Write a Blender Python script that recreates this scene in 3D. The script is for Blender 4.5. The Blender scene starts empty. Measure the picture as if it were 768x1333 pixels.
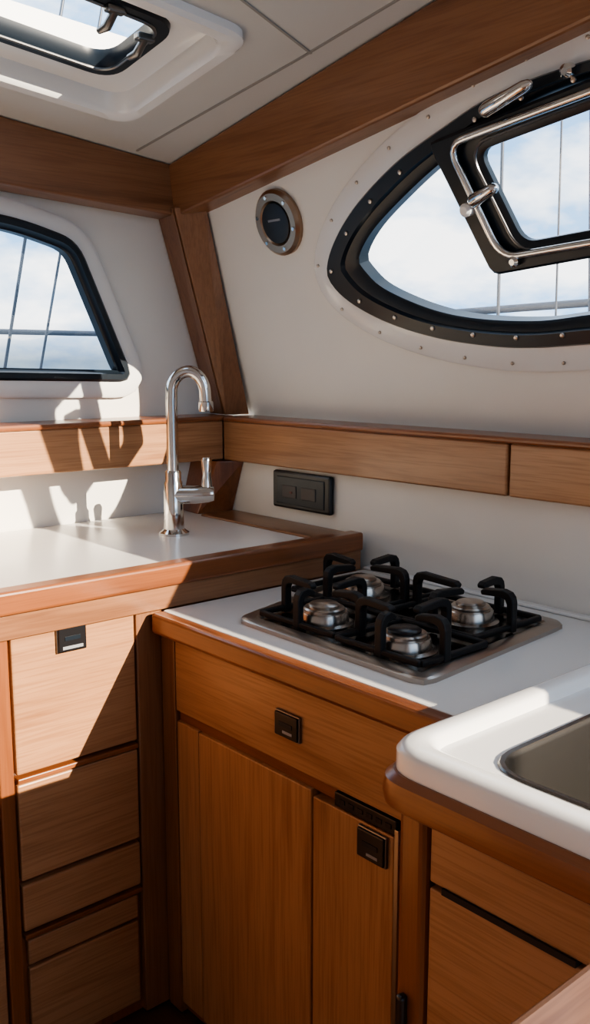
import bpy, bmesh, math, random
from mathutils import Vector, Matrix
random.seed(4)
S=.5; HZ=1.4
def U(p): return (p[0]*S, p[1]*S, HZ+p[2]*S)
scene=bpy.context.scene
COL=scene.collection
scene.view_settings.look='AgX - Medium High Contrast'

# ------------------------------------------------------------ materials
def newmat(name):
    m=bpy.data.materials.new(name); m.use_nodes=True
    nt=m.node_tree; return m,nt,nt.nodes['Principled BSDF']
def plain(name,col,rough=.5,metal=0,bump=0,bscale=200,spec=.5,coat=0,var=0):
    m,nt,b=newmat(name)
    b.inputs['Base Color'].default_value=(*col,1); b.inputs['Roughness'].default_value=rough
    b.inputs['Metallic'].default_value=metal; b.inputs['Specular IOR Level'].default_value=spec
    b.inputs['Coat Weight'].default_value=coat
    tc=nt.nodes.new('ShaderNodeTexCoord')
    n=nt.nodes.new('ShaderNodeTexNoise'); n.inputs['Scale'].default_value=bscale if bump else 6; n.inputs['Detail'].default_value=4
    nt.links.new(tc.outputs['Object'],n.inputs['Vector'])
    if bump:
        bp=nt.nodes.new('ShaderNodeBump'); bp.inputs['Strength'].default_value=bump; bp.inputs['Distance'].default_value=.001
        nt.links.new(n.outputs['Fac'],bp.inputs['Height']); nt.links.new(bp.outputs[0],b.inputs['Normal'])
    if var:
        n2=nt.nodes.new('ShaderNodeTexNoise'); n2.inputs['Scale'].default_value=5
        nt.links.new(tc.outputs['Object'],n2.inputs['Vector'])
        r=nt.nodes.new('ShaderNodeValToRGB')
        r.color_ramp.elements[0].position=.3; r.color_ramp.elements[1].position=.7
        r.color_ramp.elements[0].color=(*[c*(1-var) for c in col],1); r.color_ramp.elements[1].color=(*col,1)
        nt.links.new(n2.outputs['Fac'],r.inputs['Fac']); nt.links.new(r.outputs[0],b.inputs['Base Color'])
    return m
def wood(name,light,dark,axis='X',rough=.42,coat=0.0,cont=1.0):
    m,nt,b=newmat(name); N=nt.nodes.new; LK=nt.links.new
    tc=N('ShaderNodeTexCoord'); oi=N('ShaderNodeObjectInfo')
    mul=N('ShaderNodeMath'); mul.operation='MULTIPLY'; mul.inputs[1].default_value=7.3; LK(oi.outputs['Random'],mul.inputs[0])
    add=N('ShaderNodeVectorMath'); add.operation='ADD'; LK(tc.outputs['Object'],add.inputs[0]); LK(mul.outputs[0],add.inputs[1])
    def noise(al,ac,det,dist):
        mp=N('ShaderNodeMapping'); sc=[ac]*3; sc['XYZ'.index(axis)]=al
        mp.inputs['Scale'].default_value=sc; LK(add.outputs[0],mp.inputs['Vector'])
        n=N('ShaderNodeTexNoise'); n.inputs['Scale'].default_value=1; n.inputs['Detail'].default_value=det
        n.inputs['Distortion'].default_value=dist; LK(mp.outputs[0],n.inputs['Vector']); return n
    a=noise(1.8,24,6,.9); f=noise(7,230,4,.3); c=noise(1.0,3.5,2,.3)
    r=N('ShaderNodeValToRGB'); e=r.color_ramp.elements
    mid=[(l+d)/2 for l,d in zip(light,dark)]
    e[0].position=.28; e[0].color=(*dark,1); e[1].position=.68; e[1].color=(*light,1)
    k=e.new(.44); k.color=(*[(m_*.55+l*.45) for m_,l in zip(mid,light)],1)
    LK(a.outputs['Fac'],r.inputs['Fac'])
    r2=N('ShaderNodeValToRGB'); r2.color_ramp.elements[0].position=.36; r2.color_ramp.elements[1].position=.56
    r2.color_ramp.elements[0].color=(.68,.62,.56,1); r2.color_ramp.elements[1].color=(1,1,1,1)
    LK(f.outputs['Fac'],r2.inputs['Fac'])
    mx=N('ShaderNodeMix'); mx.data_type='RGBA'; mx.blend_type='MULTIPLY'; mx.inputs['Factor'].default_value=.6*cont
    LK(r.outputs[0],mx.inputs[6]); LK(r2.outputs[0],mx.inputs[7])
    r3=N('ShaderNodeValToRGB'); r3.color_ramp.elements[0].position=.3; r3.color_ramp.elements[1].position=.7
    r3.color_ramp.elements[0].color=(.82,.79,.76,1); r3.color_ramp.elements[1].color=(1,1,1,1)
    LK(c.outputs['Fac'],r3.inputs['Fac'])
    mx2=N('ShaderNodeMix'); mx2.data_type='RGBA'; mx2.blend_type='MULTIPLY'; mx2.inputs['Factor'].default_value=.8
    LK(mx.outputs[2],mx2.inputs[6]); LK(r3.outputs[0],mx2.inputs[7])
    LK(mx2.outputs[2],b.inputs['Base Color'])
    b.inputs['Roughness'].default_value=rough; b.inputs['Coat Weight'].default_value=coat; b.inputs['Coat Roughness'].default_value=.15
    bp=N('ShaderNodeBump'); bp.inputs['Strength'].default_value=.12; bp.inputs['Distance'].default_value=.0006
    LK(f.outputs['Fac'],bp.inputs['Height']); LK(bp.outputs[0],b.inputs['Normal'])
    return m
TL=(.46,.245,.126); TD=(.33,.152,.070)
TEAK={a:wood('teak_'+a,TL,TD,a,.36,.15) for a in 'XYZ'}
RL=(.28,.100,.038); RD=(.15,.048,.018)
RED={a:wood('varnished_teak_'+a,RL,RD,a,.3,.3,.7) for a in 'XYZ'}
BL=(.30,.143,.069); BD=(.185,.078,.035)
BEAM={a:wood('beam_teak_'+a,BL,BD,a,.36,.25,.8) for a in 'XYZ'}
WALL=plain('painted_wall',(.80,.78,.735),.45,var=.03)
CEIL=plain('ceiling_panel',(.60,.60,.58),.5,var=.03)
GEL=plain('white_gelcoat',(.81,.81,.80),.22,coat=.3)
WTOP=plain('white_laminate',(.76,.755,.74),.25,var=.02)
BLK=plain('black_anodised',(.012,.018,.026),.28,spec=.35)
BLKP=plain('black_plastic',(.010,.010,.012),.3)
IRON=plain('cast_iron',(.008,.008,.009),.5,bump=.3,bscale=900,spec=.35)
CHR=plain('chrome',(.64,.63,.615),.09,1)
BCHR=plain('burner_metal',(.40,.37,.34),.26,1)
DCHR=plain('dark_chrome',(.22,.22,.22),.3,1)
STEEL=plain('brushed_steel',(.46,.42,.38),.30,1,bump=.05,bscale=700)
SINKM=plain('sink_steel',(.20,.19,.18),.27,1)
DARK=plain('dark_gap',(.02,.012,.008),.8)
GREY=plain('grey_label',(.24,.25,.27),.5)
WHT=plain('white_plastic',(.85,.85,.85),.4)
SEAM=plain('seam_grey',(.32,.31,.29),.7)
FLR=wood('floor_teak',(.13,.055,.024),(.08,.03,.012),'Y')
ROPE=plain('rigging_steel',(.10,.11,.13),.4,.3)
def glassmat():
    m,nt,b=newmat('window_glass'); nt.nodes.remove(b)
    t=nt.nodes.new('ShaderNodeBsdfTransparent'); t.inputs[0].default_value=(.93,.95,.97,1)
    g=nt.nodes.new('ShaderNodeBsdfGlossy'); g.inputs['Roughness'].default_value=.02
    x=nt.nodes.new('ShaderNodeMixShader'); x.inputs[0].default_value=.05
    nt.links.new(t.outputs[0],x.inputs[1]); nt.links.new(g.outputs[0],x.inputs[2])
    nt.links.new(x.outputs[0],nt.nodes['Material Output'].inputs[0]); return m
GLASS=glassmat()

# ------------------------------------------------------------ mesh helpers
def group(name,loc=(0,0,0)):
    e=bpy.data.objects.new(name,None); e.empty_display_size=.05; e.location=U(loc); COL.objects.link(e); return e
def mk(name,verts,faces,mat,parent=None,bev=0,smooth=False,seg=2,raw=False):
    me=bpy.data.meshes.new(name)
    me.from_pydata([v if raw else U(v) for v in verts],[],faces); me.update()
    bm=bmesh.new(); bm.from_mesh(me); bmesh.ops.recalc_face_normals(bm,faces=bm.faces); bm.to_mesh(me); bm.free()
    ob=bpy.data.objects.new(name,me); COL.objects.link(ob)
    me.materials.append(mat)
    if smooth:
        for p in me.polygons: p.use_smooth=True
        me.set_sharp_from_angle(angle=math.radians(38))
    if bev:
        b=ob.modifiers.new('bevel','BEVEL'); b.width=bev*S; b.segments=seg; b.limit_method='ANGLE'; b.angle_limit=math.radians(35)
    if parent:
        ob.parent=parent; ob.matrix_parent_inverse=Matrix.Translation(parent.location).inverted()
    return ob
BF=[(0,1,2,3),(4,7,6,5),(0,4,5,1),(1,5,6,2),(2,6,7,3),(3,7,4,0)]
def box(name,x0,x1,y0,y1,z0,z1,mat,parent=None,bev=.008,seg=2):
    v=[(x0,y0,z0),(x1,y0,z0),(x1,y1,z0),(x0,y1,z0),(x0,y0,z1),(x1,y0,z1),(x1,y1,z1),(x0,y1,z1)]
    return mk(name,v,BF,mat,parent,bev,seg=seg)
def hexa(name,b4,t4,mat,parent=None,bev=.008):
    return mk(name,list(b4)+list(t4),BF,mat,parent,bev)
def prism(name,bot,top,mat,parent=None,bev=.006):
    n=len(bot); f=[tuple(range(n)),tuple(range(2*n-1,n-1,-1))]+[(i,(i+1)%n,n+(i+1)%n,n+i) for i in range(n)]
    return mk(name,list(bot)+list(top),f,mat,parent,bev)
def fillet(pts,r,seg=6):
    out=[];n=len(pts)
    for i in range(n):
        p=Vector(pts[i]);a=Vector(pts[i-1]);b=Vector(pts[(i+1)%n])
        rr=r[i] if isinstance(r,(list,tuple)) else r
        da=(a-p);db=(b-p);la,lb=da.length,db.length
        k=min(rr,la*.45,lb*.45); s=p+da/la*k; e=p+db/lb*k
        for j in range(seg+1):
            t=j/seg; out.append(tuple((1-t)**2*s+2*t*(1-t)*p+t*t*e))
    return out
def rr(x0,y0,x1,y1,r,seg=6): return fillet([(x0,y0),(x1,y0),(x1,y1),(x0,y1)],r,seg)
def catmull(pts,sub=8):
    out=[];n=len(pts)
    for i in range(n):
        p0,p1,p2,p3=[Vector(pts[(i+k)%n]) for k in (-1,0,1,2)]
        for j in range(sub):
            t=j/sub
            out.append(tuple(.5*((2*p1)+(p2-p0)*t+(2*p0-5*p1+4*p2-p3)*t*t+(3*p1-p0-3*p2+p3)*t**3)))
    return out
def resample(loop,n):
    L=[0];m=len(loop)
    for i in range(m): L.append(L[-1]+(Vector(loop[(i+1)%m])-Vector(loop[i])).length)
    out=[];j=0
    for k in range(n):
        d=L[-1]*k/n
        while L[j+1]<d: j+=1
        t=(d-L[j])/max(1e-9,L[j+1]-L[j]); out.append(tuple(Vector(loop[j%m]).lerp(Vector(loop[(j+1)%m]),t)))
    return out
def offset(loop,d):
    n=len(loop);A=sum(loop[i][0]*loop[(i+1)%n][1]-loop[(i+1)%n][0]*loop[i][1] for i in range(n))
    sg=1 if A>0 else -1; out=[]
    for i in range(n):
        a=Vector(loop[i-2]);b=Vector(loop[(i+2)%n]);t=(b-a).normalized()
        out.append((loop[i][0]+t.y*d*sg,loop[i][1]-t.x*d*sg))
    return out
def loft(name,rings,mp,mat,parent=None,cap_last=False,cap_first=False,close=False,smooth=True):
    n=len(rings[0][0]);V=[];Fc=[]
    for lp,w in rings: V+= [mp(u,v,w) for u,v in lp]
    R=len(rings)
    for k in range(R if close else R-1):
        a=k*n;b=((k+1)%R)*n
        for i in range(n): Fc.append((a+i,a+(i+1)%n,b+(i+1)%n,b+i))
    if cap_last: Fc.append(tuple(range((R-1)*n,R*n)))
    if cap_first: Fc.append(tuple(range(n)))
    return mk(name,V,Fc,mat,parent,smooth=smooth)
def plate_geo(loops,mp,w0,w1):
    cu=bpy.data.curves.new('tmp','CURVE'); cu.dimensions='2D'; cu.fill_mode='BOTH'; cu.extrude=.5
    for lp in loops:
        s=cu.splines.new('POLY'); s.points.add(len(lp)-1)
        for p,q in zip(s.points,lp): p.co=(q[0],q[1],0,1)
        s.use_cyclic_u=True
    ob=bpy.data.objects.new('tmp',cu); COL.objects.link(ob); bpy.context.view_layer.update()
    me=ob.to_mesh(); V=[mp(v.co.x,v.co.y,w0+(w1-w0)*(v.co.z+.5)) for v in me.vertices]
    Fc=[tuple(p.vertices) for p in me.polygons]; ob.to_mesh_clear(); bpy.data.objects.remove(ob); bpy.data.curves.remove(cu)
    return V,Fc
def join(*gs):
    V=[];Fc=[]
    for v,f in gs:
        o=len(V);V+=v;Fc+=[tuple(i+o for i in q) for q in f]
    return V,Fc
def tube(name,path,r,mat,parent=None,n=14,closed=False,caps=True):
    P=[Vector(p) for p in path]; m=len(P); V=[];Fc=[]; nrm=None
    for i in range(m):
        if closed: t=(P[(i+1)%m]-P[i-1]).normalized()
        else: t=(P[min(i+1,m-1)]-P[max(i-1,0)]).normalized()
        if nrm is None:
            nrm=t.cross(Vector((0,0,1)) if abs(t.z)<.9 else Vector((1,0,0))).normalized()
        nrm=(nrm-t*nrm.dot(t)).normalized(); bi=t.cross(nrm)
        rad=r[i] if isinstance(r,(list,tuple)) else r
        for k in range(n):
            a=2*math.pi*k/n; V.append(tuple(P[i]+(nrm*math.cos(a)+bi*math.sin(a))*rad))
    for i in range(m if closed else m-1):
        a=i*n;b=((i+1)%m)*n
        for k in range(n): Fc.append((a+k,a+(k+1)%n,b+(k+1)%n,b+k))
    if caps and not closed: Fc+=[tuple(range(n)),tuple(range((m-1)*n,m*n))]
    return mk(name,V,Fc,mat,parent,smooth=True)
def lathe(name,prof,c,mat,parent=None,ax=(0,0,1),n=36):
    z=Vector(ax).normalized(); x=z.cross(Vector((0,1,0)) if abs(z.y)<.9 else Vector((1,0,0))).normalized(); y=z.cross(x)
    c=Vector(c);V=[];Fc=[]
    for r,h in prof:
        for k in range(n):
            a=2*math.pi*k/n; V.append(tuple(c+z*h+(x*math.cos(a)+y*math.sin(a))*max(r,1e-4)))
    for i in range(len(prof)-1):
        for k in range(n): Fc.append((i*n+k,i*n+(k+1)%n,(i+1)*n+(k+1)%n,(i+1)*n+k))
    Fc+=[tuple(range(n)),tuple(range((len(prof)-1)*n,len(prof)*n))]
    return mk(name,V,Fc,mat,parent,smooth=True)

mpL=lambda u,v,w:(u,4.48-w,v)
mpR=lambda u,v,w:(3.26-.32*v-w*.952,u,v-w*.305)
mpC=lambda u,v,w:(u,v,1.9705-.1*u-.155*v-w)
mpX=lambda u,v,w:(3.22-w,u,v)
nR=Vector((-.952,0,-.305))

# ------------------------------------------------------------ window outlines
LW_blk=resample(fillet([(1.0,.73),(2.05,.70),(2.40,.61),(2.715,-.11),(1.0,-.07)],[.15,.25,.10,.10,.15],8),120)
LW_rim=offset(LW_blk,.085); LW_gl=offset(LW_blk,-.062); LW_hole=offset(LW_blk,-.035)
RWo=resample(catmull([(3.325,.44),(3.23,.56),(3.05,.69),(2.78,.82),(2.51,.905),(2.28,.965),(2.0,.995),(1.6,1.0),(1.3,.96),(1.06,.82),(.99,.55),(1.06,.32),(1.32,.15),(1.7,.085),(2.0,.07),(2.24,.06),(2.46,.07),(2.74,.11),(3.0,.18),(3.2,.27),(3.31,.36)]),160)
RWi=resample(catmull([(3.12,.47),(3.0,.575),(2.78,.69),(2.56,.785),(2.3,.87),(2.09,.92),(1.88,.94),(1.5,.935),(1.25,.865),(1.13,.7),(1.11,.55),(1.17,.38),(1.4,.24),(1.75,.185),(1.98,.175),(2.22,.16),(2.52,.18),(2.76,.23),(3.0,.325),(3.10,.41)]),160)
mid=[((a[0]+b[0])/2,(a[1]+b[1])/2) for a,b in zip(RWo,RWi)]

# ------------------------------------------------------------ shell
g=plate_geo([[(-1.9,-2.8),(3.9,-2.8),(3.9,1.6),(-1.9,1.9)],LW_hole],mpL,-.06,0)
mk('wall_left',*g,WALL)
lowR=plate_geo([[(-2.5,-2.8),(4.48,-2.8),(4.48,-.31),(-2.5,-.31)]],mpX,-.06,0)
# cabin side: full height around the oval window, then an unseen low wall added aft to block sun from the stove
upR=plate_geo([[(-2.5,-.32),(4.50,-.32),(4.50,1.02),(.88,1.56),(.88,.60),(-2.5,.60)],mid],mpR,-.06,0)  # aft part left open above the low wall to let sun in
mk('wall_right',*join(lowR,upR),WALL)
H_hole=rr(1.36,3.06,2.35,3.90,.12)
mk('ceiling',*plate_geo([[(-1.9,-2.5),(2.5,-2.5),(2.5,.9),(3.2,.9),(3.2,4.55),(-1.9,4.55)],H_hole],mpC,-.06,0),CEIL)  # unseen aft part added to cut sky fill, notched to starboard for the sun
box('floor',-1.9,3.3,-3.5,4.5,-2.9,-2.8,FLR,bev=0)
box('wall_port',-1.96,-1.9,-2.5,4.5,-2.8,2.6,WALL,bev=0)
box('aft_light_block',-1.9,.2,-2.56,-2.5,-2.8,2.6,WALL,bev=0)  # unseen wall added to close off the aft end and darken the cabin
# ceiling seams
def strip(name,a,b,wd,mp,mat,h=.006):
    a=Vector(a);b=Vector(b);d=(b-a).normalized();q=Vector((-d.y,d.x))*wd/2
    c=[a+q,b+q,b-q,a-q]
    return prism(name,[mp(p.x,p.y,-.001) for p in c],[mp(p.x,p.y,h) for p in c],mat,bev=0)
strip('trim_1',(2.64,4.24),(2.69,3.05),.010,mpC,SEAM)
strip('trim_2',(2.69,3.05),(2.72,.95),.010,mpC,SEAM)
strip('trim_3',(2.70,3.0),(1.9,2.78),.010,mpC,SEAM)
# beams
gb=group('ceiling_beam',(2,4.4,.9))
zb=lambda x:.912-.051*x
zc=lambda x,y:1.9705-.1*x-.155*y
x0,x1=-1.9,2.93
hexa('beam_board',[(x0,4.30,zb(x0)),(x1,4.30,zb(x1)),(x1,4.478,zb(x1)),(x0,4.478,zb(x0))],
 [(x0,4.28,zc(x0,4.28)-.002),(x1,4.28,zc(x1,4.28)-.002),(x1,4.478,zc(x1,4.478)-.002),(x0,4.478,zc(x0,4.478)-.002)],BEAM['X'],gb,.012)
gb2=group('ceiling_beam',(2.9,3,1))
ya,yb=4.32,.95
def zr(y): return .755+.131*(4.3-y)
def xr(y): return 2.90-.032*(4.3-y)
hexa('beam_board',[(xr(yb),yb,zr(yb)),(3.02,yb,zr(yb)),(3.02,ya,zr(ya)),(xr(ya),ya,zr(ya))],
 [(xr(yb)-.045,yb,zc(2.8,yb)-.004),(3.02,yb,zc(3.02,yb)-.004),(3.02,ya,zc(3.02,ya)-.004),(xr(ya)-.045,ya,zc(2.86,ya)-.004)],BEAM['Y'],gb2,.012)
# corner post
gp=group('corner_post',(3.2,4.4,0))
prism('post_front',[(3.25,4.478,-.30),(3.205,4.30,-.30),(3.34,4.42,-.30)],[(2.90,4.478,.80),(2.865,4.27,.80),(3.0,4.42,.80)],BEAM['Z'],gp)
prism('post_side',[(3.21,4.29,-.30),(3.33,4.22,-.30),(3.33,4.478,-.30),(3.24,4.478,-.30)],[(2.87,4.26,.80),(2.99,4.14,.80),(2.99,4.478,.80),(2.90,4.478,.80)],BEAM['Z'],gp)
prism('post_foot',[(3.02,4.478,-.85),(3.0,4.28,-.85),(3.218,4.24,-.85),(3.218,4.478,-.85)],[(3.10,4.478,-.55),(3.08,4.20,-.55),(3.218,4.13,-.55),(3.218,4.478,-.55)],RED['Z'],gp)
# shelf rails
g1=group('shelf_rail',(2,4.3,-.4))
box('fascia',-1.9,3.15,4.23,4.30,-.545,-.328,TEAK['X'],g1)
box('shelf_bottom',-1.9,3.15,4.30,4.478,-.545,-.50,TEAK['X'],g1)
box('cap',-1.9,3.22,4.215,4.478,-.328,-.30,RED['X'],g1,.01)
g2=group('shelf_rail',(3.2,2.5,-.4))
box('fascia_aft',3.15,3.218,-2.4,2.285,-.548,-.330,TEAK['Y'],g2)
box('fascia_forward',3.15,3.218,2.297,4.23,-.548,-.330,TEAK['Y'],g2)
box('cap',3.135,3.355,-2.4,4.214,-.33,-.302,RED['Y'],g2,.01)

# ------------------------------------------------------------ left window
w1=group('window_1',(1.9,4.45,.3))
loft('white_flange',[(LW_rim,0),(LW_rim,.030),(offset(LW_rim,-.012),.038),(LW_blk,.034)],mpL,GEL,w1)
loft('black_frame',[(LW_blk,0),(LW_blk,.04),(offset(LW_blk,-.012),.052),(offset(LW_blk,-.04),.052),(offset(LW_blk,-.050),.02),(LW_gl,.01),(LW_gl,-.05),(LW_blk,-.05)],mpL,BLK,w1)
loft('glass_pane',[(offset(LW_gl,.01),-.03)],mpL,GLASS,w1,cap_last=True)
# ------------------------------------------------------------ right window
w2=group('window_2',(3.1,2.2,.5))
fl=offset(RWo,.10)
loft('white_flange',[(fl,0),(fl,.010),(offset(RWo,.09),.016),(RWo,.016)],mpR,GEL,w2)
def mix(t): return [(a[0]*(1-t)+b[0]*t,a[1]*(1-t)+b[1]*t) for a,b in zip(RWo,RWi)]
loft('black_frame',[(RWo,0),(RWo,.025),(mix(.08),.04),(mix(.55),.04),(mix(.62),.022),(mix(.9),.015),(RWi,.005),(RWi,-.06)],mpR,BLK,w2)
loft('glass_pane',[(offset(RWi,.01),-.05)],mpR,GLASS,w2,cap_last=True)
def screws(loop,k,off,r,mp,par,start=0):
    lp=resample(offset(loop,off),k)
    V=[];Fc=[]
    for (u,v) in lp:
        c=Vector(mp(u,v,0.0));n=(Vector(mp(u,v,1))-c).normalized();x=n.cross(Vector((0,1,0)));x=(x if x.length>.1 else n.cross(Vector((1,0,0)))).normalized();y=n.cross(x)
        o=len(V)
        for rad,h in ((r,start),(r*.9,start+.006),(r*.4,start+.008)):
            for j in range(10):
                a=j*math.pi/5; V.append(tuple(c+n*h+(x*math.cos(a)+y*math.sin(a))*rad))
        for i in range(2):
            for j in range(10): Fc.append((o+i*10+j,o+i*10+(j+1)%10,o+i*10+10+(j+1)%10,o+i*10+10+j))
        Fc.append(tuple(range(o+20,o+30)))
    mk('screws',V,Fc,STEEL,par,smooth=True)
screws(RWo,24,-.045,.011,mpR,w2,.04)
screws(RWo,24,.065,.008,mpR,w2,.016)
# opening portlight
pO=resample(fillet([(2.56,.865),(1.66,.965),(1.66,.405),(2.35,.355)],[.03,.08,.08,.04],6),96)
pG=resample(fillet([(2.34,.80),(1.76,.865),(1.76,.485),(2.20,.46)],[.06]*4,6),96)
pM=resample(fillet([(2.45,.845),(1.70,.92),(1.70,.45),(2.28,.42)],[.08]*4,8),96)
loft('portlight_frame',[(pO,.03),(pO,.065),(offset(pO,-.01),.075),(pM,.075),(pM,.055),(offset(pG,.02),.055),(pG,.045),(pG,.02),(pO,.02)],mpR,BLK,w2)
tube('portlight_chrome_rim',[mpR(u,v,.085) for u,v in pM],.016,CHR,w2,closed=True,n=10)
tube('portlight_inner_rim',[mpR(u,v,.058) for u,v in offset(pG,.03)],.006,DCHR,w2,closed=True,n=8)
loft('portlight_glass',[(offset(pG,.01),.03)],mpR,GLASS,w2,cap_last=True)
def latch(u0,v0,u1,v1,w=.12,r=.028):
    a=Vector(mpR(u0,v0,.07));b=Vector(mpR(u0,v0,w));c=Vector(mpR(u1,v1,w+.02))
    tube('latch_stem',[a,b],r*.8,CHR,w2)
    pts=[b.lerp(c,t) for t in (-.15,-.1,0,.5,.9,1.0,1.06)]
    tube('latch_lever',pts,[r*.4,r*.8,r,r*.9,r*.8,r*.6,r*.2],CHR,w2)
latch(2.34,.64,2.22,.675)
latch(2.22,.93,2.02,.975)
lathe('latch_knob',[(.026,0),(.026,.04),(.016,.05)],mpR(2.395,.61,.075),WHT,w2,ax=nR,n=20)
lathe('latch_button',[(.022,0),(.022,.03),(.012,.04)],mpR(2.22,.405,.07),CHR,w2,ax=nR,n=20)
lathe('hinge_button',[(.024,0),(.024,.03),(.012,.04)],mpR(1.92,.985,.04),CHR,w2,ax=nR,n=20)
# ------------------------------------------------------------ roof hatch
w3=group('window_3',(1.9,3.5,1.25))
def R0(m,r=.12): return rr(1.32+m,3.02+m,2.42-m,3.95-m,r,8)
loft('hatch_surround',[(R0(0),-.0),(R0(0),.03),(R0(.015),.045),(R0(.06),.045),(R0(.075),.03),(R0(.09),-.035),(R0(.12),-.045),(R0(.21),-.05),(R0(.215),-.08)],mpC,GEL,w3)
loft('hatch_frame',[(R0(.20),-.055),(R0(.205),-.03),(R0(.245),-.03),(R0(.255),-.05),(R0(.255),-.1),(R0(.20),-.1)],mpC,BLK,w3,close=True)
tube('hatch_gasket',[mpC(u,v,-.028) for u,v in R0(.25,.1)],.007,DCHR,w3,closed=True,n=8)
loft('hatch_glass',[(R0(.245),-.075)],mpC,GLASS,w3,cap_last=True)
for (u,v) in ((2.14,3.36),(1.95,3.26)):
    a=Vector(mpC(u,v,-.02)); b=Vector(mpC(u-.02,v+.09,.02))
    tube('hatch_clip',[a,a.lerp(b,.5)+Vector((0,0,-.02)),b],[.016,.018,.012],DCHR,w3,n=10)
    box('hatch_clip_foot',a.x-.04,a.x+.04,a.y-.02,a.y+.02,a.z-.01,a.z+.02,DCHR,w3,.008)

# ------------------------------------------------------------ gauge
gg=group('round_gauge',mpR(3.605,.67,0))
cg=mpR(3.605,.67,0)
lathe('bezel',[(.158,0),(.158,.02),(.142,.035),(.108,.035),(.098,.025),(.09,.02)],cg,plain('bronze_ring',(.40,.29,.21),.28,1),gg,ax=nR)
lathe('dial',[(.098,.02),(.095,.034),(.08,.036)],cg,BLKP,gg,ax=nR)
for k in range(6):
    a=k*math.pi/3+.3; c=mpR(3.605+.127*math.cos(a),.67+.127*math.sin(a)*.95,.034)
    lathe('screw',[(.011,0),(.009,.006)],c,CHR,gg,ax=nR,n=10)
hexa('dial_text',[mpR(u,v,.036) for u,v in ((3.65,.68),(3.56,.68),(3.56,.69),(3.65,.69))],[mpR(u,v,.038) for u,v in ((3.65,.68),(3.56,.68),(3.56,.69),(3.65,.69))],GREY,gg,0)
# ------------------------------------------------------------ outlet
go=group('power_outlet',(3.2,3.6,-.66))
SOCK=plain('socket_dark',(.040,.032,.034),.4); REDL=plain('indicator_red',(.12,.02,.015),.4)
box('plate',3.185,3.219,3.39,3.84,-.77,-.572,BLKP,go,.012)
box('bezel',3.180,3.186,3.43,3.80,-.745,-.60,BLK,go,.003)
box('socket_1',3.176,3.181,3.64,3.75,-.71,-.645,SOCK,go,.002)
box('socket_2',3.176,3.181,3.49,3.60,-.71,-.645,SOCK,go,.002)
box('indicator',3.174,3.177,3.67,3.69,-.685,-.675,REDL,go,0)

# ------------------------------------------------------------ left cabinet
dc=group('drawer_cabinet',(1.6,3.8,-1.8))
box('carcass',-1.3,3.2,3.21,4.46,-2.78,-.915,RED['Z'],dc,0)
box('countertop',-1.3,3.2,3.20,4.47,-.91,-.85,WTOP,dc,.004)
box('counter_lid',.6,1.50,3.30,4.0,-.852,-.843,WTOP,dc,.004)
box('back_strip',2.98,3.21,3.25,4.22,-.852,-.838,BEAM['Y'],dc,.006)  # thin brown strip laid across the right end of the counter
box('fiddle_trim',-1.3,3.17,3.13,3.22,-.905,-.815,RED['X'],dc,.013,3)
box('fiddle_backing',-1.3,3.17,3.15,3.22,-1.0,-.905,BEAM['X'],dc,.004)
box('end_stile',1.915,2.04,3.175,3.22,-2.78,-.955,BEAM['Z'],dc,.006)
box('left_stile',1.315,1.372,3.17,3.22,-2.78,-.955,RED['Z'],dc,.006)
box('side_panel',-1.3,1.305,3.18,3.22,-2.78,-.955,TEAK['X'],dc,.006)
def drawer(n,z0,z1,xa=1.383,xb=1.905,y=3.172):
    box(n,xa,xb,y,3.212,z0,z1,TEAK['X'],dc,.007)
drawer('drawer_1',-1.535,-.962)
drawer('drawer_2',-1.965,-1.575)
drawer('drawer_3',-2.175,-1.985)
drawer('drawer_4',-2.33,-2.225,1.40,1.895,3.185)
drawer('drawer_5',-2.72,-2.345,1.40,1.895,3.185)
for i,z in enumerate((-1.556,-2.195)):
    box('drawer_lip_%d'%i,1.383,1.905,3.165,3.212,z-.012,z+.008,RED['X'],dc,.004)
def latchX(par,x0,x1,z0,z1,y):  # on a face looking -Y
    box('latch_frame',x0,x1,y-.012,y,z0,z1,DCHR,par,.004)
    box('latch_body',x0+.005,x1-.005,y-.020,y-.010,z0+.005,z1-.005,BLKP,par,.004)
    box('latch_slot',x0+.03,x1-.03,y-.022,y-.019,(z0+z1)/2-.012,(z0+z1)/2+.004,BLK,par,0)
    box('latch_label',x0+.02,x1-.02,y-.0215,y-.019,z0+.014,z0+.026,GREY,par,0)
latchX(dc,1.56,1.685,-1.095,-.975,3.172)

# ------------------------------------------------------------ galley cabinet
sc=group('stove_cabinet',(2.6,2.3,-1.9))
box('carcass',2.06,3.20,1.48,3.17,-2.78,-1.06,RED['Z'],sc,0)
box('countertop',2.02,3.215,1.475,3.145,-1.055,-1.0,WTOP,sc,.01)
box('backsplash_cove',3.17,3.216,1.475,3.14,-1.0,-.985,WTOP,sc,.012)
box('front_trim',1.968,2.030,1.475,3.15,-1.09,-1.003,RED['Y'],sc,.016,3)
box('corner_stile',2.025,2.07,3.07,3.165,-2.78,-1.095,BEAM['Z'],sc,.005)
box('drawer',2.022,2.07,1.75,3.06,-1.405,-1.11,TEAK['Y'],sc,.006)
box('drawer_rail',2.04,2.07,1.5,3.06,-1.455,-1.41,RED['Y'],sc,.004)  # recessed reddish-brown rail in the gap under the drawer
box('fixed_panel',2.025,2.07,2.912,3.06,-2.72,-1.45,TEAK['Z'],sc,.005)
box('door_1',2.022,2.07,2.238,2.904,-2.72,-1.452,TEAK['Z'],sc,.005)
box('door_2',2.022,2.07,1.85,2.228,-2.72,-1.470,TEAK['Z'],sc,.005)
box('door_edge_strip',2.018,2.07,1.828,1.846,-2.72,-1.44,STEEL,sc,.002)
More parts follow.
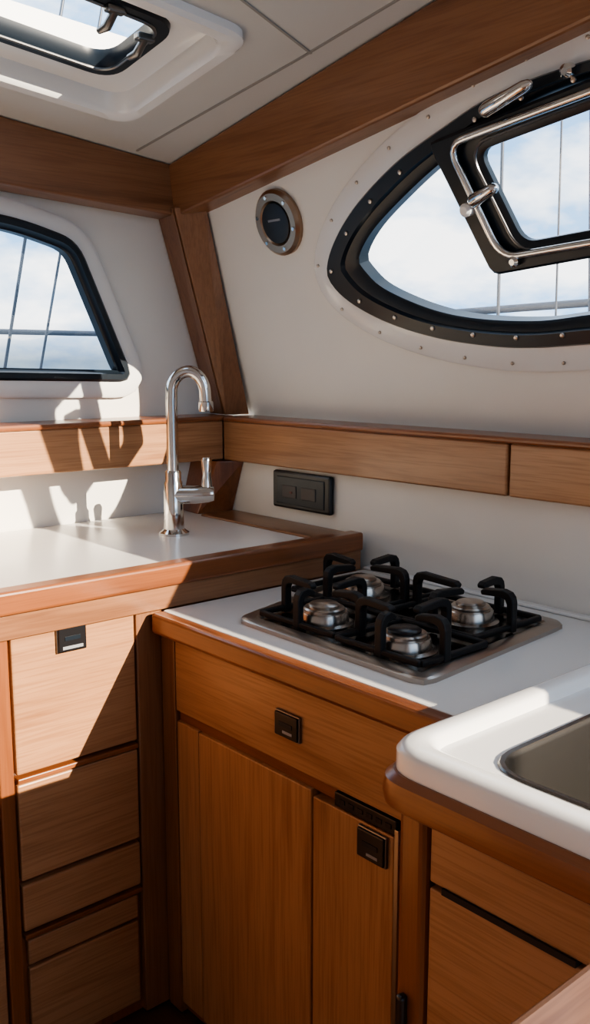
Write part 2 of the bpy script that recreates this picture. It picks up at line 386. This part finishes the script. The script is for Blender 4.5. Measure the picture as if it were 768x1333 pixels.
box('vent_strip',2.02,2.06,1.84,2.12,-1.462,-1.412,BLKP,sc,.004)
for i in range(6): box('vent_slot_%d'%i,2.017,2.021,1.86+i*.042,1.885+i*.042,-1.445,-1.43,DARK,sc,0)
def latchY(par,y0,y1,z0,z1,x):
    box('latch_frame',x-.012,x,y0,y1,z0,z1,DCHR,par,.004)
    box('latch_body',x-.020,x-.010,y0+.005,y1-.005,z0+.005,z1-.005,BLKP,par,.004)
    box('latch_slot',x-.022,x-.019,y0+.03,y1-.03,(z0+z1)/2-.004,(z0+z1)/2+.012,BLK,par,0)
    box('latch_label',x-.0215,x-.019,y0+.03,y1-.05,z0+.02,z0+.03,GREY,par,0)
latchY(sc,2.285,2.415,-1.30,-1.205,2.022)
latchY(sc,1.872,2.0,-1.585,-1.478,2.022)

# ------------------------------------------------------------ hob
hb=group('gas_stove',(2.6,2.4,-.98))
mpH=lambda u,v,w:(u,v,-1.0+w)
hq=[(2.125,1.83),(3.05,1.92),(3.07,3.06),(2.135,2.80)]
h0=resample(fillet(hq,.06,6),80)
loft('steel_tray',[(h0,0),(h0,.016),(offset(h0,-.008),.022),(offset(h0,-.06),.022),(offset(h0,-.072),.010)],mpH,STEEL,hb,cap_last=False)
loft('burner_well',[(offset(h0,-.068),.011)],mpH,plain('dark_steel_well',(.07,.066,.062),.22,1),hb,cap_last=True)
def burner(cx,cy,sc_=1,i=0):
    R=.088*sc_
    lathe('burner_cup_%d'%i,[(R*1.25,.0),(R*1.25,.012),(R*1.05,.018),(R,.05),(R*.96,.056),(R*.7,.056)],(cx,cy,-.99),BCHR,hb)
    lathe('burner_head_%d'%i,[(R*.86,.05),(R*.86,.066),(R*.80,.072),(R*.4,.072)],(cx,cy,-.99),STEEL,hb)
    lathe('burner_cap_%d'%i,[(R*.62,.07),(R*.64,.080),(R*.56,.086),(.001,.088)],(cx,cy,-.99),BLKP if i in (2,) else STEEL,hb)
def bar(name,a,b,w,h):
    a=Vector(a);b=Vector(b);d=(b-a);hd=Vector((d.x,d.y,0));
    hd=hd.normalized() if hd.length>1e-5 else Vector((1,0,0)); q=Vector((-hd.y,hd.x,0))*w/2;u=Vector((0,0,h/2))
    return prism(name,[a-q-u,a+q-u,a+q+u,a-q+u],[b-q-u,b+q-u,b+q+u,b-q+u],IRON,hb,.006)
def grate(cx,cy,hx0,hx1,hy0,hy1,i):
    zl=-.965
    P=[(cx-hx0,cy-hy0),(cx+hx1,cy-hy0),(cx+hx1,cy+hy1),(cx-hx0,cy+hy1)]
    for k in range(4):
        a=P[k];b=P[(k+1)%4]; bar('grate_rim_%d_%d'%(i,k),(*a,zl),(*b,zl),.022,.022)
    for k,(dx,dy,L) in enumerate(((-1,0,hx0),(1,0,hx1),(0,-1,hy0),(0,1,hy1))):
        q=Vector((-dy,dx,0))*.0165
        prof=[(L+.014,-.985),(L+.014,-.873),(L+.008,-.852),(L-.006,-.837),(L-.035,-.830),(.07,-.840),(.055,-.851),(.06,-.866),(L-.045,-.860),(L-.022,-.866),(L-.014,-.883),(L-.014,-.985)]
        A=[(cx+dx*r-q.x,cy+dy*r-q.y,z) for r,z in prof];B=[(cx+dx*r+q.x,cy+dy*r+q.y,z) for r,z in prof]
        prism('grate_arm_%d_%d'%(i,k),A,B,IRON,hb,.005)
for i,(cx,cy,s_) in enumerate(((2.35,2.53,1.05),(2.77,2.74,1.05),(2.33,2.10,1.05),(2.79,2.18,1.0))):
    burner(cx,cy,s_,i)
grate(2.35,2.53,.13,.205,.20,.22,0)
grate(2.77,2.74,.205,.20,.24,.22,1)
grate(2.33,2.10,.12,.22,.18,.215,2)
grate(2.79,2.18,.22,.18,.19,.27,3)

# ------------------------------------------------------------ sink cabinet
kc=group('sink_cabinet',(2.3,.6,-1.9))
box('carcass_front',1.64,1.66,-.5,1.455,-2.78,-1.04,BEAM['Z'],kc,0)
box('carcass_end',1.66,3.20,1.40,1.455,-2.78,-1.04,BEAM['Z'],kc,0)
box('carcass_aft',1.66,3.20,-.5,-.45,-2.78,-1.04,BEAM['Z'],kc,0)
mpT=lambda u,v,w:(u,v,w)
def SR(m,r): return fillet([(3.19,-.55+m),(3.19,1.47-m),(1.505+m,1.47-m),(1.505+m,-.55+m)],[.01,.01,r,.01],10)
BH=[(q[0],q[1]) for q in rr(1.655,.42,2.50,1.240,.12,10)]
loft('teak_edge',[(SR(.12,.05),-1.04),(SR(.02,.10),-1.04),(SR(.004,.11),-1.028),(SR(0,.11),-1.0),(SR(.004,.11),-.965),(SR(.02,.10),-.95),(SR(.12,.05),-.95)],mpT,RED['Y'],kc,close=True)
def SW(m,r=.12): return fillet([(3.17,-.53+m),(3.17,1.455-m),(1.53+m,1.455-m),(1.53+m,-.53+m)],[.01,.01,r,.01],10)
loft('gelcoat_rim',[(SW(0),-.955),(SW(0),-.905),(SW(.008),-.892),(SW(.022,.11),-.886),(SW(.058,.09),-.886),(SW(.072,.08),-.892),(SW(.085,.07),-.915)],mpT,GEL,kc)
mk('gelcoat_deck',*plate_geo([SW(.083,.07),BH],lambda u,v,w:(u,v,w),-.93,-.914),GEL,kc)
ks=group('kitchen_sink',(2.1,.85,-1.05))
Bo=resample(BH,96)
loft('basin',[(offset(Bo,.012),-.912),(offset(Bo,.008),-.908),(offset(Bo,-.004),-.909),(offset(Bo,-.012),-.922),(offset(Bo,-.02),-1.20),(offset(Bo,-.05),-1.245),(offset(Bo,-.09),-1.255)],mpT,SINKM,ks,cap_last=True)
lathe('drain',[(.07,0),(.07,.006),(.055,.008),(.05,.002),(.001,.002)],(2.1,.85,-1.254),CHR,ks)
box('corner_post',1.598,1.66,1.362,1.452,-2.78,-1.05,RED['Z'],kc,.02,3)
box('drawer',1.606,1.65,-.4,1.352,-1.232,-1.09,TEAK['Y'],kc,.005)
box('pull_slot',1.600,1.63,.95,1.31,-1.246,-1.230,DARK,kc,0)
box('lower_door',1.606,1.65,.30,1.352,-2.72,-1.247,TEAK['Y'],kc,.005)
box('lower_door_aft',1.606,1.65,-.4,.29,-2.72,-1.247,TEAK['Y'],kc,.005)
box('door_pull',1.575,1.60,1.405,1.43,-1.75,-1.56,BLKP,kc,.008)

# ------------------------------------------------------------ table
tb=group('teak_table',(1.1,.3,-1.5))
box('table_top',.80,1.42,-.4,.765,-1.06,-1.0,wood('table_teak',(.27,.13,.065),(.17,.07,.035),'X',.3,.5),tb,.02,3)
box('pedestal',1.0,1.2,.1,.3,-2.78,-1.06,RED['Z'],tb,.01)
box('foot',.9,1.3,0,.4,-2.8,-2.76,RED['X'],tb,.01)

# ------------------------------------------------------------ faucet
fc=group('kitchen_faucet',(2.555,3.848,-.85))
B=Vector((2.555,3.848,-.85)); D=Vector((.75,-.66,0)).normalized()
lathe('base',[(.075,0),(.075,.012),(.06,.022),(.052,.03),(.048,.10),(.046,.26),(.040,.27),(.040,.31),(.034,.32)],B,CHR,fc)
path=[B+Vector((0,0,h)) for h in (.30,.45,.60,.66)]
rad=.082
for k in range(1,15):
    a=math.pi*k/14*.97; path.append(B+Vector((0,0,.70))+D*(rad-rad*math.cos(a))+Vector((0,0,rad*1.25*math.sin(a))))
e=path[-1]; path+= [e+Vector((0,0,-.04))+D*.002,e+Vector((0,0,-.08))+D*.004]
tube('gooseneck',path,[.029]*(len(path)),CHR,fc)
lathe('nozzle',[(.034,0),(.036,.01),(.036,.045),(.031,.05)],path[-1]-Vector((0,0,.02)),CHR,fc)
tube('valve_body',[B+Vector((0,0,.20)),B+Vector((0,0,.20))+D*.11,B+Vector((0,0,.205))+D*.17,B+Vector((0,0,.205))+D*.20],[.046,.046,.044,.036],CHR,fc)
h=B+Vector((0,0,.20))+D*.165
tube('lever',[h,h+Vector((0,0,.06)),h+Vector((0,0,.10)),h+Vector((0,0,.17)),h+Vector((0,0,.185))],[.03,.026,.020,.026,.018],CHR,fc)

# ------------------------------------------------------------ outside rails and rigging
ex=group('guard_rail',(5,3,.3))
def cyl(a,b,r,nm='tube',p=ex): tube(nm,[a,b],r,ROPE,p,n=10)
cyl((5.0,-1,.42),(5.0,5.2,.30),.025,'top_tube')
for y in (1.5,3.9,4.9): cyl((5.0,y,-.8),(5.0,y,.34),.02,'stanchion')
cyl((-2,6.2,.20),(5.0,6.2,.20),.020,'bow_tube')
for x in (1.2,4.4): cyl((x,6.2,-.8),(x,6.2,.2),.02,'bow_stanchion')
sh=group('rigging_shroud',(5,3,2))
cyl((4.6,2.80,-.6),(4.4,2.95,5),.016,'shroud_1',sh)
cyl((4.6,3.05,-.6),(4.4,3.0,5),.006,'shroud_2',sh)
cyl((4.6,3.45,-.6),(4.4,3.35,5),.010,'shroud_3',sh)
cyl((2.55,6.0,-.6),(3.6,5.6,5),.011,'stay_1',sh)
cyl((2.80,6.0,-.6),(3.9,5.6,5),.009,'stay_2',sh)

# ------------------------------------------------------------ world
w=bpy.data.worlds.new('sky'); scene.world=w; w.use_nodes=True; nt=w.node_tree
bg=nt.nodes['Background']; tc=nt.nodes.new('ShaderNodeTexCoord')
mp=nt.nodes.new('ShaderNodeMapping'); mp.inputs['Scale'].default_value=(3.0,3.0,7); nt.links.new(tc.outputs['Generated'],mp.inputs[0])
n=nt.nodes.new('ShaderNodeTexNoise'); n.inputs['Scale'].default_value=1.9; n.inputs['Detail'].default_value=7; n.inputs['Roughness'].default_value=.55
nt.links.new(mp.outputs[0],n.inputs['Vector'])
r=nt.nodes.new('ShaderNodeValToRGB'); r.color_ramp.elements[0].position=.43; r.color_ramp.elements[1].position=.60
r.color_ramp.elements[0].color=(.25,.46,.74,1); r.color_ramp.elements[1].color=(1,1,.99,1)
nt.links.new(n.outputs['Fac'],r.inputs['Fac'])
sx=nt.nodes.new('ShaderNodeSeparateXYZ'); nt.links.new(tc.outputs['Generated'],sx.inputs[0])
r2=nt.nodes.new('ShaderNodeValToRGB'); r2.color_ramp.elements[0].position=.0; r2.color_ramp.elements[1].position=.04
r2.color_ramp.elements[0].color=(.22,.27,.31,1); r2.color_ramp.elements[1].color=(1,1,1,1)
nt.links.new(sx.outputs[2],r2.inputs['Fac'])
m=nt.nodes.new('ShaderNodeMix'); m.data_type='RGBA'; m.blend_type='MULTIPLY'; m.inputs['Factor'].default_value=1
nt.links.new(r.outputs[0],m.inputs[6]); nt.links.new(r2.outputs[0],m.inputs[7]); nt.links.new(m.outputs[2],bg.inputs['Color'])
bg.inputs['Strength'].default_value=3.1
sd=bpy.data.lights.new('sun','SUN'); sd.energy=15; sd.angle=math.radians(.3); sd.color=(1,.85,.66)
so=bpy.data.objects.new('sun',sd); COL.objects.link(so)
so.rotation_euler=Vector((-.553,2.1,-.863)).to_track_quat('-Z','Y').to_euler(); so.location=(3,-4,5)

cam=bpy.data.cameras.new('camera'); co=bpy.data.objects.new('camera',cam); COL.objects.link(co)
cam.sensor_fit='VERTICAL'; cam.sensor_height=36; cam.lens=1217/1333*36; cam.clip_start=.02
co.location=(0,0,HZ); co.rotation_euler=(math.radians(90-9.15),0,math.radians(48.94-90))
scene.camera=co
